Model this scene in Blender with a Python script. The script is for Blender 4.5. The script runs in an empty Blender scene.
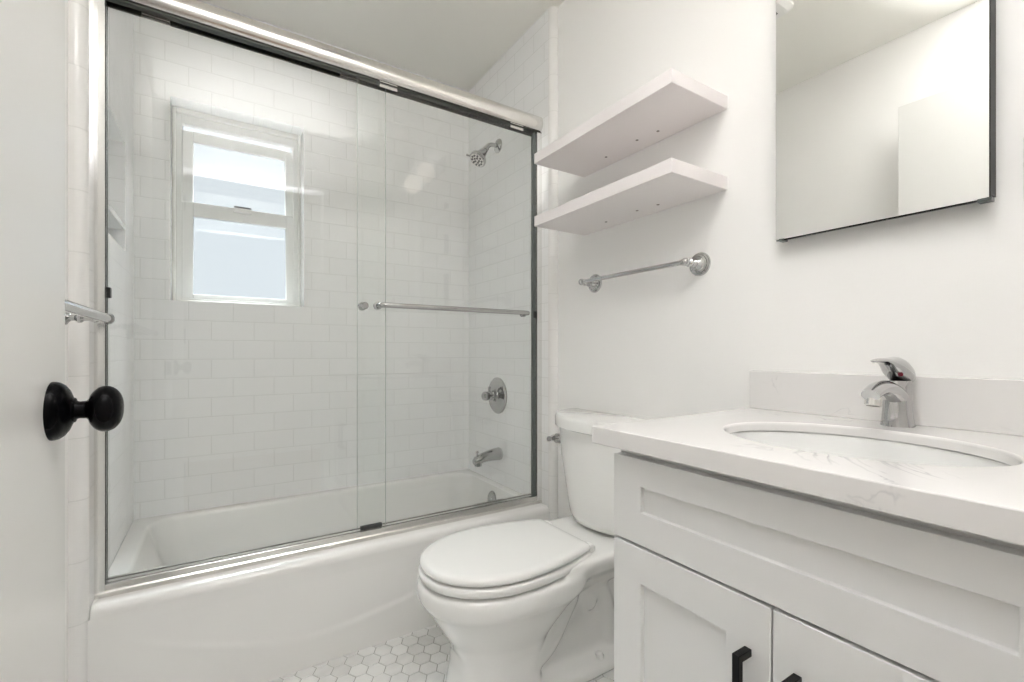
import bpy, bmesh, math, random
from mathutils import Vector, Matrix
random.seed(7)
PI = math.pi
S = bpy.context.scene
COL = S.collection

# ---------------------------------------------------------------- camera
cam_d = bpy.data.cameras.new('camera')
cam = bpy.data.objects.new('camera', cam_d)
COL.objects.link(cam)
cam.location = (0.0, 0.0, 0.98)
cam.rotation_euler = (PI / 2, 0, -math.radians(32.56))
cam_d.sensor_width = 36.0
cam_d.lens = 462.0 / 1024.0 * 36.0
cam_d.shift_y = 11.5 / 1024.0
cam_d.clip_start = 0.02
S.camera = cam

# ---------------------------------------------------------------- world, lights, exposure
S.view_settings.view_transform = 'Standard'
S.view_settings.look = 'None'
S.view_settings.exposure = 1.32
S.view_settings.gamma = 1.0
S.view_settings.use_curve_mapping = False
S.cycles.use_denoising = True
S.cycles.max_bounces = 12
S.cycles.diffuse_bounces = 7
S.cycles.transparent_max_bounces = 16

world = bpy.data.worlds.new('overcast_sky')
S.world = world
world.use_nodes = True
wn = world.node_tree.nodes
bg = wn['Background']
bg.inputs['Color'].default_value = (0.90, 0.95, 1.0, 1)
bg.inputs['Strength'].default_value = 0.38
wl = world.node_tree.links
w_tc = wn.new('ShaderNodeTexCoord')
w_sp = wn.new('ShaderNodeSeparateXYZ')
w_rp = wn.new('ShaderNodeValToRGB')
w_rp.color_ramp.elements[0].position = 0.46
w_rp.color_ramp.elements[0].color = (0.42, 0.43, 0.43, 1)
w_rp.color_ramp.elements[1].position = 0.54
w_rp.color_ramp.elements[1].color = (0.90, 0.95, 1.0, 1)
w_ad = wn.new('ShaderNodeMath')
w_ad.operation = 'MULTIPLY_ADD'
w_ad.inputs[1].default_value = 0.5
w_ad.inputs[2].default_value = 0.5
wl.new(w_tc.outputs['Generated'], w_sp.inputs[0])
wl.new(w_sp.outputs['Z'], w_ad.inputs[0])
wl.new(w_ad.outputs[0], w_rp.inputs[0])
wl.new(w_rp.outputs[0], bg.inputs['Color'])


def area_light(name, loc, rot, sx, sy, watts, colour):
    d = bpy.data.lights.new(name, 'AREA')
    d.shape = 'RECTANGLE'
    d.size, d.size_y = sx, sy
    d.energy = watts
    d.color = colour
    o = bpy.data.objects.new(name, d)
    COL.objects.link(o)
    o.location = loc
    o.rotation_euler = rot
    return o


# daylight coming down through the shower window
DAY = 95.0
area_light('daylight_at_window', (0.09, 3.15, 2.95), Vector((-0.10, 1.5, 2.1)).to_track_quat('Z', 'Y').to_euler(), 1.3, 1.0, DAY, (0.95, 0.98, 1.0))
# added fill light, placed in the unseen hall behind the open doorway
HALL_FILL = 3.3
area_light('hall_fill_light', (0.25, -0.85, 2.49), (0, 0, 0), 1.5, 0.9, HALL_FILL, (0.97, 0.985, 1.0))
BULB = 1.3          # emission of the two vanity bulbs
BULB_COL = (1.0, 0.90, 0.78, 1)
# the photographer's flash, bounced off the ceiling from beside the camera
FLASH = 195.0
fl = bpy.data.lights.new('bounced_flash', 'SPOT')
fl.energy = FLASH
fl.color = (0.97, 0.968, 1.0)
fl.spot_size = math.radians(66)
fl.spot_blend = 1.0
fl.shadow_soft_size = 0.04
flo = bpy.data.objects.new('bounced_flash', fl)
COL.objects.link(flo)
flo.location = (0.12, 0.15, 1.22)
flo.rotation_euler = (Vector((0.07, -0.04, 1.0))).to_track_quat('-Z', 'Y').to_euler()


# ---------------------------------------------------------------- materials
def new_mat(name):
    m = bpy.data.materials.new(name)
    m.use_nodes = True
    nt = m.node_tree
    return m, nt, nt.nodes['Principled BSDF']


def pbr(name, col, rough=0.5, metal=0.0, spec=0.5, coat=0.0, bump=None, vary=0.0):
    m, nt, p = new_mat(name)
    p.inputs['Base Color'].default_value = (*col, 1)
    p.inputs['Roughness'].default_value = rough
    p.inputs['Metallic'].default_value = metal
    p.inputs['Specular IOR Level'].default_value = spec
    p.inputs['Coat Weight'].default_value = coat
    p.inputs['Coat Roughness'].default_value = 0.05
    if bump or vary:
        tc = nt.nodes.new('ShaderNodeTexCoord')
        no = nt.nodes.new('ShaderNodeTexNoise')
        no.inputs['Scale'].default_value = bump[0] if bump else 6.0
        no.inputs['Detail'].default_value = 4
        nt.links.new(tc.outputs['Object'], no.inputs['Vector'])
        if bump:
            bp = nt.nodes.new('ShaderNodeBump')
            bp.inputs['Strength'].default_value = bump[1]
            bp.inputs['Distance'].default_value = 0.002
            nt.links.new(no.outputs['Fac'], bp.inputs['Height'])
            nt.links.new(bp.outputs['Normal'], p.inputs['Normal'])
        if vary:
            mx = nt.nodes.new('ShaderNodeMix')
            mx.data_type = 'RGBA'
            mx.inputs[6].default_value = (*col, 1)
            mx.inputs[7].default_value = (*[c * (1 - vary) for c in col], 1)
            nt.links.new(no.outputs['Fac'], mx.inputs[0])
            nt.links.new(mx.outputs[2], p.inputs['Base Color'])
    return m


def tile_mat(name, a, b, col=(0.91, 0.91, 0.91), grout=(0.80, 0.80, 0.79), w=0.1555, h=0.0795, off=(0.0, 0.0), stagger=0.5, rough=0.12):
    m, nt, p = new_mat(name)
    N, L = nt.nodes, nt.links
    tc = N.new('ShaderNodeTexCoord')
    sp = N.new('ShaderNodeSeparateXYZ')
    cb = N.new('ShaderNodeCombineXYZ')
    L.new(tc.outputs['Object'], sp.inputs[0])
    for k, ax in enumerate((a, b)):
        ad = N.new('ShaderNodeMath')
        ad.operation = 'ADD'
        ad.inputs[1].default_value = off[k] + 10 * (w if k == 0 else 2 * h)
        L.new(sp.outputs[ax], ad.inputs[0])
        L.new(ad.outputs[0], cb.inputs[k])
    br = N.new('ShaderNodeTexBrick')
    br.offset = stagger
    br.inputs['Scale'].default_value = 1.0
    br.inputs['Brick Width'].default_value = w
    br.inputs['Row Height'].default_value = h
    br.inputs['Mortar Size'].default_value = 0.0016
    br.inputs['Mortar Smooth'].default_value = 0.35
    br.inputs['Bias'].default_value = 0.0
    br.inputs['Color1'].default_value = (*col, 1)
    br.inputs['Color2'].default_value = (*[c * 0.985 for c in col], 1)
    br.inputs['Mortar'].default_value = (*grout, 1)
    L.new(cb.outputs[0], br.inputs['Vector'])
    L.new(br.outputs['Color'], p.inputs['Base Color'])
    no = N.new('ShaderNodeTexNoise')
    no.inputs['Scale'].default_value = 7.0
    no.inputs['Detail'].default_value = 1.0
    L.new(tc.outputs['Object'], no.inputs['Vector'])
    b1 = N.new('ShaderNodeBump')
    b1.inputs['Strength'].default_value = 0.25
    b1.inputs['Distance'].default_value = 0.004
    L.new(no.outputs['Fac'], b1.inputs['Height'])
    b2 = N.new('ShaderNodeBump')
    b2.invert = True
    b2.inputs['Strength'].default_value = 0.55
    b2.inputs['Distance'].default_value = 0.0012
    L.new(br.outputs['Fac'], b2.inputs['Height'])
    L.new(b1.outputs['Normal'], b2.inputs['Normal'])
    L.new(b2.outputs['Normal'], p.inputs['Normal'])
    p.inputs['Roughness'].default_value = rough
    return m


def glass_mat(name, tint, gloss=1.0, milk=0.0, rough=0.0):
    """thin architectural glass: clear transmission, fresnel reflection, optional milkiness"""
    m = bpy.data.materials.new(name)
    m.use_nodes = True
    nt = m.node_tree
    N, L = nt.nodes, nt.links
    N.remove(N['Principled BSDF'])
    out = N['Material Output']
    tr = N.new('ShaderNodeBsdfTransparent')
    tr.inputs['Color'].default_value = (*tint, 1)
    gl = N.new('ShaderNodeBsdfGlossy')
    gl.inputs['Roughness'].default_value = rough
    gl.inputs['Color'].default_value = (gloss, gloss, gloss, 1)
    fr = N.new('ShaderNodeFresnel')
    fr.inputs['IOR'].default_value = 1.45
    mx = N.new('ShaderNodeMixShader')
    # same reflectance on entering and on leaving the pane
    ge = N.new('ShaderNodeNewGeometry')
    io = N.new('ShaderNodeMapRange')
    io.inputs['To Min'].default_value = 1.45
    io.inputs['To Max'].default_value = 1.0 / 1.45
    L.new(ge.outputs['Backfacing'], io.inputs['Value'])
    L.new(io.outputs[0], fr.inputs['IOR'])
    L.new(fr.outputs[0], mx.inputs[0])
    base = tr.outputs[0]
    if milk:
        tl = N.new('ShaderNodeBsdfTranslucent')
        tl.inputs['Color'].default_value = (0.95, 0.97, 1.0, 1)
        m2 = N.new('ShaderNodeMixShader')
        m2.inputs[0].default_value = milk
        L.new(tr.outputs[0], m2.inputs[1])
        L.new(tl.outputs[0], m2.inputs[2])
        base = m2.outputs[0]
    L.new(base, mx.inputs[1])
    L.new(gl.outputs[0], mx.inputs[2])
    L.new(mx.outputs[0], out.inputs['Surface'])
    return m


M = {}
M['wall_paint'] = pbr('warm_white_wall_paint', (0.925, 0.915, 0.90), 0.55, bump=(180, 0.06))
M['ceiling_paint'] = pbr('ceiling_paint', (0.88, 0.87, 0.82), 0.7, bump=(120, 0.05))
M['door_paint'] = pbr('semi_gloss_door_paint', (0.80, 0.795, 0.775), 0.30, bump=(35, 0.03))
M['trim_paint'] = pbr('painted_window_wood', (0.80, 0.795, 0.76), 0.3)
M['vinyl'] = pbr('white_window_vinyl', (0.82, 0.82, 0.80), 0.6, spec=0.25)
M['tile_xz'] = tile_mat('white_subway_tile_back', 'X', 'Z', off=(0.02, 0.002))
M['tile_yz'] = tile_mat('white_subway_tile_side', 'Y', 'Z', off=(0.04, 0.002))
M['tile_round'] = tile_mat('white_quarter_round_tile', 'X', 'Z', col=(0.85, 0.84, 0.825), grout=(0.77, 0.765, 0.745), w=5.0, h=0.1535, stagger=0.0)
M['enamel'] = pbr('tub_enamel', (0.84, 0.83, 0.81), 0.12, coat=0.4)
M['ceramic'] = pbr('toilet_china', (0.86, 0.855, 0.835), 0.08, coat=0.5)
M['seat_plastic'] = pbr('toilet_seat_plastic', (0.87, 0.865, 0.845), 0.16)
M['sink_china'] = pbr('sink_china', (0.86, 0.86, 0.85), 0.07, coat=0.5)
M['chrome'] = pbr('polished_chrome', (0.55, 0.55, 0.55), 0.05, metal=1.0)
M['shower_chrome'] = pbr('shower_chrome', (0.46, 0.46, 0.455), 0.09, metal=1.0)
M['glass_edge'] = pbr('green_glass_edge', (0.36, 0.42, 0.38), 0.25)
M['satin_chrome'] = pbr('brushed_chrome', (0.78, 0.765, 0.74), 0.22, metal=1.0)
M['jamb_chrome'] = pbr('bright_anodised_jamb', (0.86, 0.855, 0.84), 0.16, metal=1.0)
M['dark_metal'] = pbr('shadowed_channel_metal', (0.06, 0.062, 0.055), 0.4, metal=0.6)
M['rubber'] = pbr('black_rubber', (0.02, 0.021, 0.02), 0.5)
M['seal'] = pbr('grey_green_edge_seal', (0.10, 0.115, 0.11), 0.3)
M['black'] = pbr('satin_black_metal', (0.0025, 0.0025, 0.003), 0.26, spec=0.08)
M['black_pull'] = pbr('matte_black_pull', (0.005, 0.005, 0.0055), 0.38, spec=0.2)
M['cabinet'] = pbr('white_cabinet_lacquer', (0.80, 0.80, 0.795), 0.32)
M['cabinet_inner'] = pbr('cabinet_carcass', (0.45, 0.44, 0.42), 0.6)
M['shelf'] = pbr('white_shelf_laminate', (0.85, 0.81, 0.805), 0.4)
M['hole'] = pbr('dark_screw_recess', (0.25, 0.22, 0.21), 0.6)
M['mirror'] = pbr('silvered_mirror', (0.93, 0.935, 0.92), 0.0, metal=1.0)
M['plate'] = pbr('white_plastic_plate', (0.86, 0.85, 0.83), 0.3)
M['grout'] = pbr('light_grey_grout', (0.42, 0.41, 0.39), 0.8, bump=(300, 0.2))
M['red'] = pbr('red_indicator', (0.20, 0.005, 0.02), 0.2)
M['wood'] = pbr('hall_floor_wood', (0.42, 0.30, 0.20), 0.4, vary=0.2)
M['shower_glass'] = glass_mat('shower_glass', (0.991, 0.997, 0.993), 0.9)
M['window_glass'] = glass_mat('window_glass', (0.97, 0.985, 0.99), 0.5)
M['frosted'] = glass_mat('obscure_window_glass', (0.965, 0.985, 0.995), 0.5)


def hex_mat():
    m, nt, p = new_mat('marble_hexagon_tile')
    N, L = nt.nodes, nt.links
    g = N.new('ShaderNodeNewGeometry')
    tc = N.new('ShaderNodeTexCoord')
    no = N.new('ShaderNodeTexNoise')
    no.inputs['Scale'].default_value = 9.0
    no.inputs['Detail'].default_value = 6.0
    no.inputs['Distortion'].default_value = 1.0
    L.new(tc.outputs['Object'], no.inputs['Vector'])
    ad = N.new('ShaderNodeMath')
    ad.operation = 'MULTIPLY_ADD'
    ad.inputs[1].default_value = 0.35
    L.new(g.outputs['Random Per Island'], ad.inputs[0])
    ml = N.new('ShaderNodeMath')
    ml.operation = 'MULTIPLY'
    ml.inputs[1].default_value = 0.65
    L.new(no.outputs['Fac'], ml.inputs[0])
    L.new(ml.outputs[0], ad.inputs[2])
    cr = N.new('ShaderNodeValToRGB')
    cr.color_ramp.elements[0].position = 0.2
    cr.color_ramp.elements[0].color = (0.70, 0.695, 0.68, 1)
    cr.color_ramp.elements[1].position = 0.6
    cr.color_ramp.elements[1].color = (0.86, 0.86, 0.845, 1)
    L.new(ad.outputs[0], cr.inputs[0])
    L.new(cr.outputs[0], p.inputs['Base Color'])
    p.inputs['Roughness'].default_value = 0.3
    return m


def quartz_mat():
    m, nt, p = new_mat('white_quartz_with_grey_veins')
    N, L = nt.nodes, nt.links
    tc = N.new('ShaderNodeTexCoord')
    n1 = N.new('ShaderNodeTexNoise')
    n1.inputs['Scale'].default_value = 3.6
    n1.inputs['Detail'].default_value = 5
    n1.inputs['Roughness'].default_value = 0.62
    n1.inputs['Distortion'].default_value = 1.1
    mp = N.new('ShaderNodeMapping')
    mp.inputs['Location'].default_value = (3.1, 1.7, 0.4)
    L.new(tc.outputs['Object'], mp.inputs['Vector'])
    L.new(mp.outputs[0], n1.inputs['Vector'])
    sub = N.new('ShaderNodeMath')
    sub.operation = 'SUBTRACT'
    sub.inputs[1].default_value = 0.5
    ab = N.new('ShaderNodeMath')
    ab.operation = 'ABSOLUTE'
    L.new(n1.outputs['Fac'], sub.inputs[0])
    L.new(sub.outputs[0], ab.inputs[0])
    r1 = N.new('ShaderNodeValToRGB')
    r1.color_ramp.elements[0].position = 0.0
    r1.color_ramp.elements[0].color = (1, 1, 1, 1)
    r1.color_ramp.elements[1].position = 0.011
    r1.color_ramp.elements[1].color = (0, 0, 0, 1)
    L.new(ab.outputs[0], r1.inputs[0])
    n2 = N.new('ShaderNodeTexNoise')
    n2.inputs['Scale'].default_value = 5.0
    n2.inputs['Detail'].default_value = 3
    L.new(tc.outputs['Object'], n2.inputs['Vector'])
    r2 = N.new('ShaderNodeValToRGB')
    r2.color_ramp.elements[0].position = 0.60
    r2.color_ramp.elements[0].color = (0, 0, 0, 1)
    r2.color_ramp.elements[1].position = 0.74
    r2.color_ramp.elements[1].color = (1, 1, 1, 1)
    L.new(n2.outputs['Fac'], r2.inputs[0])
    mu = N.new('ShaderNodeMath')
    mu.operation = 'MULTIPLY'
    L.new(r1.outputs[0], mu.inputs[0])
    L.new(r2.outputs[0], mu.inputs[1])
    mx = N.new('ShaderNodeMix')
    mx.data_type = 'RGBA'
    mx.inputs[6].default_value = (0.81, 0.795, 0.785, 1)
    mx.inputs[7].default_value = (0.50, 0.50, 0.51, 1)
    L.new(mu.outputs[0], mx.inputs[0])
    L.new(mx.outputs[2], p.inputs['Base Color'])
    p.inputs['Roughness'].default_value = 0.14
    return m


def emit_mat(name, col, strength):
    m = bpy.data.materials.new(name)
    m.use_nodes = True
    nt = m.node_tree
    nt.nodes.remove(nt.nodes['Principled BSDF'])
    e = nt.nodes.new('ShaderNodeEmission')
    e.inputs['Color'].default_value = col
    e.inputs['Strength'].default_value = strength
    nt.links.new(e.outputs[0], nt.nodes['Material Output'].inputs['Surface'])
    return m


M['hex'] = hex_mat()
M['quartz'] = quartz_mat()
M['bulb'] = emit_mat('lit_bulb', BULB_COL, BULB)
M['shade_glass'] = glass_mat('frosted_shade_glass', (0.95, 0.94, 0.92), 0.8, milk=0.5)


# ---------------------------------------------------------------- mesh helpers
def box(bm, x0, x1, y0, y1, z0, z1):
    v = [bm.verts.new(p) for p in ((x0, y0, z0), (x1, y0, z0), (x1, y1, z0), (x0, y1, z0),
                                   (x0, y0, z1), (x1, y0, z1), (x1, y1, z1), (x0, y1, z1))]
    for f in ((0, 3, 2, 1), (4, 5, 6, 7), (0, 1, 5, 4), (1, 2, 6, 5), (2, 3, 7, 6), (3, 0, 4, 7)):
        bm.faces.new([v[i] for i in f])


def loft(bm, rings, cap0=True, cap1=True, closed=True):
    """skin a list of equal-length point rings"""
    R = [[bm.verts.new(p) for p in r] for r in rings]
    n = len(R[0])
    for a, b in zip(R, R[1:]):
        for i in range(n if closed else n - 1):
            j = (i + 1) % n
            bm.faces.new((a[i], a[j], b[j], b[i]))
    if cap0:
        bm.faces.new(list(reversed(R[0])))
    if cap1:
        bm.faces.new(R[-1])
    return R


def frame_of(d):
    d = Vector(d).normalized()
    up = Vector((0, 0, 1)) if abs(d.z) < 0.95 else Vector((1, 0, 0))
    a = d.cross(up).normalized()
    return a, a.cross(d).normalized(), d


def lathe(bm, prof, org, axis, seg=40):
    """prof: (radius, distance along axis)"""
    a, b, d = frame_of(axis)
    o = Vector(org)
    rings = []
    for r, h in prof:
        r = max(r, 1e-5)
        rings.append([o + d * h + (a * math.cos(2 * PI * k / seg) + b * math.sin(2 * PI * k / seg)) * r for k in range(seg)])
    loft(bm, rings)


def tube(bm, pts, rad, seg=20, squash=1.0):
    P = [Vector(p) for p in pts]
    n = len(P)
    rr = rad if isinstance(rad, (list, tuple)) else [rad] * n
    rings = []
    a0 = None
    for i in range(n):
        d = (P[min(i + 1, n - 1)] - P[max(i - 1, 0)]).normalized()
        if a0 is None:
            a, b, _ = frame_of(d)
        else:
            a = (a0 - d * a0.dot(d)).normalized()
            b = a.cross(d)
        a0 = a
        rings.append([P[i] + (a * math.cos(2 * PI * k / seg) + b * math.sin(2 * PI * k / seg) * squash) * rr[i] for k in range(seg)])
    loft(bm, rings)


def bez(p0, p1, p2, p3, n=14):
    p0, p1, p2, p3 = map(Vector, (p0, p1, p2, p3))
    out = []
    for i in range(n + 1):
        t = i / n
        out.append(p0 * (1 - t) ** 3 + p1 * 3 * t * (1 - t) ** 2 + p2 * 3 * t * t * (1 - t) + p3 * t ** 3)
    return out


def rrect(x0, x1, y0, y1, r, z, n=12):
    """rounded rectangle ring, counter-clockwise, 4*(n+1) points"""
    out = []
    for cx, cy, a0 in ((x1 - r, y1 - r, 0), (x0 + r, y1 - r, PI / 2), (x0 + r, y0 + r, PI), (x1 - r, y0 + r, 1.5 * PI)):
        for k in range(n + 1):
            a = a0 + PI / 2 * k / n
            out.append(Vector((cx + r * math.cos(a), cy + r * math.sin(a), z)))
    return out


def obj(name, bm, mat, parent=None, bevel=0.0, smooth=35, seg=2, origin=None):
    bmesh.ops.remove_doubles(bm, verts=bm.verts, dist=1e-6)
    bmesh.ops.recalc_face_normals(bm, faces=bm.faces)
    me = bpy.data.meshes.new(name)
    if origin is not None:
        bmesh.ops.translate(bm, verts=bm.verts, vec=-Vector(origin))
    bm.to_mesh(me)
    bm.free()
    me.materials.append(mat)
    for p in me.polygons:
        p.use_smooth = True
    me.set_sharp_from_angle(angle=math.radians(smooth))
    o = bpy.data.objects.new(name, me)
    COL.objects.link(o)
    if origin is not None:
        o.location = origin
    if parent is not None:
        o.parent = parent
        o.matrix_parent_inverse = parent_inv(parent)
    if bevel:
        b = o.modifiers.new('bevel', 'BEVEL')
        b.width = bevel
        b.segments = seg
        b.limit_method = 'ANGLE'
        b.angle_limit = math.radians(40)
        b.harden_normals = False
    return o


def parent_inv(p):
    m = Matrix.Identity(4)
    chain = []
    while p is not None:
        chain.append(p)
        p = p.parent
    for q in reversed(chain):
        m = m @ q.matrix_parent_inverse @ Matrix.LocRotScale(q.location, q.rotation_euler, q.scale)
    return m.inverted()


def BM():
    return bmesh.new()


def bx(name, x0, x1, y0, y1, z0, z1, mat, parent=None, bevel=0.0, smooth=35):
    bm = BM()
    box(bm, x0, x1, y0, y1, z0, z1)
    return obj(name, bm, mat, parent, bevel, smooth)


def tag(o, label, cat, group=None):
    o['label'] = label
    o['category'] = cat
    if group:
        o['group'] = group
    return o


def thing(name, label, cat, loc, group=None):
    o = bpy.data.objects.new(name, None)
    COL.objects.link(o)
    o.location = loc
    o.empty_display_size = 0.05
    return tag(o, label, cat, group)


def struct(o):
    o['kind'] = 'structure'
    return o


# ---------------------------------------------------------------- the room shell
XR, XT = 1.21, 1.18         # painted wall and tile face beside the shower
XL, XLP = -0.272, -0.3065      # tile face and painted wall on the door side
YS, YB = 1.535, 2.297       # where the tile starts, tiled window wall
ZC = 2.433
YD0, YD1 = -0.10, 0.015     # wall with the doorway
DX0, DX1 = -0.185, 0.60     # doorway

# floor: hexagon mosaic on grout
bm = BM()
for i in range(-8, 36):
    for j in range(-2, 36):
        cx = 0.415 + 0.0463 * (i - 10)
        cy = 1.538 - 0.0535 * (j + (0.5 if i % 2 else 0.0))
        if not (XLP - 0.03 < cx < XR + 0.03 and YD0 - 0.02 < cy < 1.60):
            continue
        R1 = 0.0293
        rings = []
        for rr, zz in ((R1, -0.004), (R1, -0.0008), (R1 - 0.0012, 0.0)):
            rings.append([Vector((cx + rr * math.cos(PI / 3 * k), cy + rr * math.sin(PI / 3 * k), zz)) for k in range(6)])
        loft(bm, rings, cap0=False)
floor = struct(obj('floor', bm, M['hex'], smooth=20))
bm = BM()
box(bm, XLP - 0.1, XR + 0.1, YD0, 2.4, -0.10, -0.0022)
struct(obj('floor_grout', bm, M['grout']))

struct(bx('ceiling', XLP - 0.12, XR + 0.12, YD0, YB + 0.20, ZC, ZC + 0.1, M['ceiling_paint']))

# painted walls
struct(bx('wall_right', XR, XR + 0.12, YD0, YB + 0.12, -0.01, ZC, M['wall_paint']))
struct(bx('wall_left', XLP - 0.12, XLP, YD0, YS + 0.02, -0.01, ZC, M['wall_paint']))
bm = BM()
box(bm, XLP, DX0, YD0, YD1, -0.01, ZC)
box(bm, DX1, XR, YD0, YD1, -0.01, ZC)
box(bm, DX0, DX1, YD0, YD1, 2.05, ZC)
struct(obj('wall_front', bm, M['wall_paint']))

# tiled walls of the tub alcove
struct(bx('wall_tile_right', XT, XR, YS + 0.028, YB, -0.005, ZC, M['tile_yz']))
NY0, NY1, NZ0, NZ1 = 1.80, 2.106, 1.336, 1.718        # niche in the end wall
bm = BM()
box(bm, XL - 0.12, XL, YS + 0.028, NY0, -0.005, ZC)
box(bm, XL - 0.12, XL, NY1, YB, -0.005, ZC)
box(bm, XL - 0.12, XL, NY0, NY1, -0.005, NZ0)
box(bm, XL - 0.12, XL, NY0, NY1, NZ1, ZC)
box(bm, XL - 0.14, XL - 0.10, NY0 - 0.02, NY1 + 0.02, NZ0 - 0.02, NZ1 + 0.02)
box(bm, XL - 0.10, XL - 0.002, NY0, NY1, 1.412, 1.428)
struct(obj('wall_tile_left', bm, M['tile_yz']))
WX0, WX1, WZ0, WZ1 = -0.158, 0.336, 1.19, 2.008       # window opening
bm = BM()
box(bm, XL - 0.12, WX0, YB, YB + 0.20, -0.005, ZC)
box(bm, WX1, XR, YB, YB + 0.20, -0.005, ZC)
box(bm, WX0, WX1, YB, YB + 0.20, -0.005, WZ0)
box(bm, WX0, WX1, YB, YB + 0.20, WZ1, ZC)
struct(obj('wall_back', bm, M['tile_xz']))


def quarter_round(name, x_tile, x_paint):
    """rounded tile that closes the step from tile face to painted wall"""
    bm = BM()
    s = 1 if x_paint > x_tile else -1
    prof = [(x_paint, YS)]
    w = abs(x_paint - x_tile)
    r = 0.026
    prof.append((x_tile + s * r, YS))
    for k in range(1, 9):
        a = PI / 2 * k / 8
        prof.append((x_tile + s * r - s * r * math.sin(a), YS + r - r * math.cos(a)))
    prof.append((x_tile, YS + 0.028))
    prof.append((x_paint, YS + 0.028))
    rings = [[Vector((x, y, z)) for x, y in prof] for z in (-0.004, ZC)]
    loft(bm, rings)
    struct(obj(name, bm, M['tile_round'], smooth=50))


quarter_round('trim_1', XT, XR)
quarter_round('trim_2', XL, XLP)

# hall behind the doorway
bm = BM()
box(bm, -1.3, -1.2, -1.75, YD0, -0.01, 2.5)
box(bm, 1.5, 1.6, -1.75, YD0, -0.01, 2.5)
box(bm, -1.3, 1.6, -1.85, -1.75, -0.01, 2.5)
box(bm, -1.3, XLP - 0.12, YD0, YD0 + 0.1, -0.01, 2.5)
box(bm, XR + 0.12, 1.6, YD0, YD0 + 0.1, -0.01, 2.5)
struct(obj('wall_hall', bm, M['wall_paint']))
struct(bx('floor_hall', -1.3, 1.6, -1.85, YD0, -0.06, -0.002, M['wood']))
struct(bx('ceiling_hall', -1.3, 1.6, -1.85, YD0, 2.5, 2.56, M['ceiling_paint']))

# baseboard behind the toilet
struct(bx('baseboard_right', XR - 0.012, XR, 0.70, YS, 0.0, 0.09, M['trim_paint'], bevel=0.003))

# ---------------------------------------------------------------- window
FY = YB + 0.085
win = bpy.data.objects.new('window_1', None)
COL.objects.link(win)
win.location = (0.089, YB + 0.05, WZ0)
struct(win)


def ring_frame(bm, x0, x1, z0, z1, w, y0, y1, wb=None, wt=None):
    wb = w if wb is None else wb
    wt = w if wt is None else wt
    box(bm, x0, x0 + w, y0, y1, z0, z1)
    box(bm, x1 - w, x1, y0, y1, z0, z1)
    box(bm, x0 + w, x1 - w, y0, y1, z0, z0 + wb)
    box(bm, x0 + w, x1 - w, y0, y1, z1 - wt, z1)


bm = BM()
ring_frame(bm, WX0, WX1, WZ0, WZ1, 0.013, FY, FY + 0.10, wb=0.012, wt=0.022)
obj('window_casing', bm, M['trim_paint'], win, bevel=0.004)
bm = BM()
ring_frame(bm, WX0 + 0.012, WX1 - 0.012, WZ0 + 0.010, WZ1 - 0.021, 0.0195, FY + 0.013, FY + 0.049, wb=0.012, wt=0.036)
obj('window_frame', bm, M['vinyl'], win, bevel=0.003)


def pivot(name):
    e = bpy.data.objects.new(name, None)
    COL.objects.link(e)
    e.parent = win
    e.matrix_parent_inverse = parent_inv(win)
    return e


ix0, ix1 = -0.127, 0.3145
# upper sash, dropped a little so that a strip of daylight shows above it
up = pivot('upper_sash')
bm = BM()
ring_frame(bm, ix0, ix1, 1.575, 1.936, 0.040, FY + 0.050, FY + 0.070, wb=0.045, wt=0.043)
obj('sash_frame', bm, M['vinyl'], up, bevel=0.003)
bx('pane', ix0 + 0.038, ix1 - 0.038, FY + 0.058, FY + 0.062, 1.618, 1.895, M['window_glass'], up)
# lower sash on the room side
lo = pivot('lower_sash')
bm = BM()
ring_frame(bm, ix0, ix1, WZ0 + 0.020, 1.622, 0.040, FY + 0.020, FY + 0.042, wb=0.020, wt=0.058)
obj('sash_frame', bm, M['vinyl'], lo, bevel=0.003)
bx('pane', ix0 + 0.038, ix1 - 0.038, FY + 0.030, FY + 0.034, WZ0 + 0.038, 1.567, M['frosted'], lo)
bm = BM()
box(bm, 0.060, 0.134, FY + 0.004, FY + 0.024, 1.604, 1.622)
box(bm, 0.075, 0.119, FY + 0.006, FY + 0.030, 1.622, 1.630)
obj('sash_latch', bm, M['plate'], lo, bevel=0.002)
bx('latch_slot', 0.064, 0.130, FY + 0.001, FY + 0.0045, 1.6225, 1.629, M['rubber'], lo)

# ---------------------------------------------------------------- door standing open
door = bx('door_1', -0.196, -0.161, 0.030, 0.7935, 0.010, 2.052, M['door_paint'], bevel=0.002)
struct(door)
KZ, KY = 0.912, 0.738
bm = BM()
lathe(bm, [(0.0340, 0.0), (0.0340, 0.003), (0.0330, 0.0065), (0.0300, 0.0105), (0.0250, 0.0140), (0.0190, 0.0165), (0.0155, 0.0178),
           (0.0145, 0.0185), (0.0145, 0.0200), (0.0110, 0.0208), (0.0100, 0.024), (0.0105, 0.030), (0.014, 0.0335)], (-0.1611, KY, KZ), (1, 0, 0), 48)
knob = obj('doorknob', bm, M['black'], door)
bm = BM()
prof = [(0.0, 0.0310)]
for k in range(1, 16):
    a = PI * k / 16
    prof.append((0.0277 * math.sin(a) ** 0.8, 0.0475 - 0.0165 * math.cos(a)))
prof.append((0.0, 0.0640))
lathe(bm, prof, (-0.1611, KY, KZ), (1, 0, 0), 48)
obj('knob_ball', bm, M['black'], knob)
bm = BM()
for z in (0.25, 1.03, 1.80):
    lathe(bm, [(0.006, 0), (0.006, 0.09)], (-0.158, 0.026, z), (0, 0, 1), 16)
obj('hinge_barrels', bm, M['black'], door)
bx('latch_plate', -0.190, -0.167, 0.7934, 0.7952, KZ - 0.028, KZ + 0.028, M['black'], door)


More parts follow.
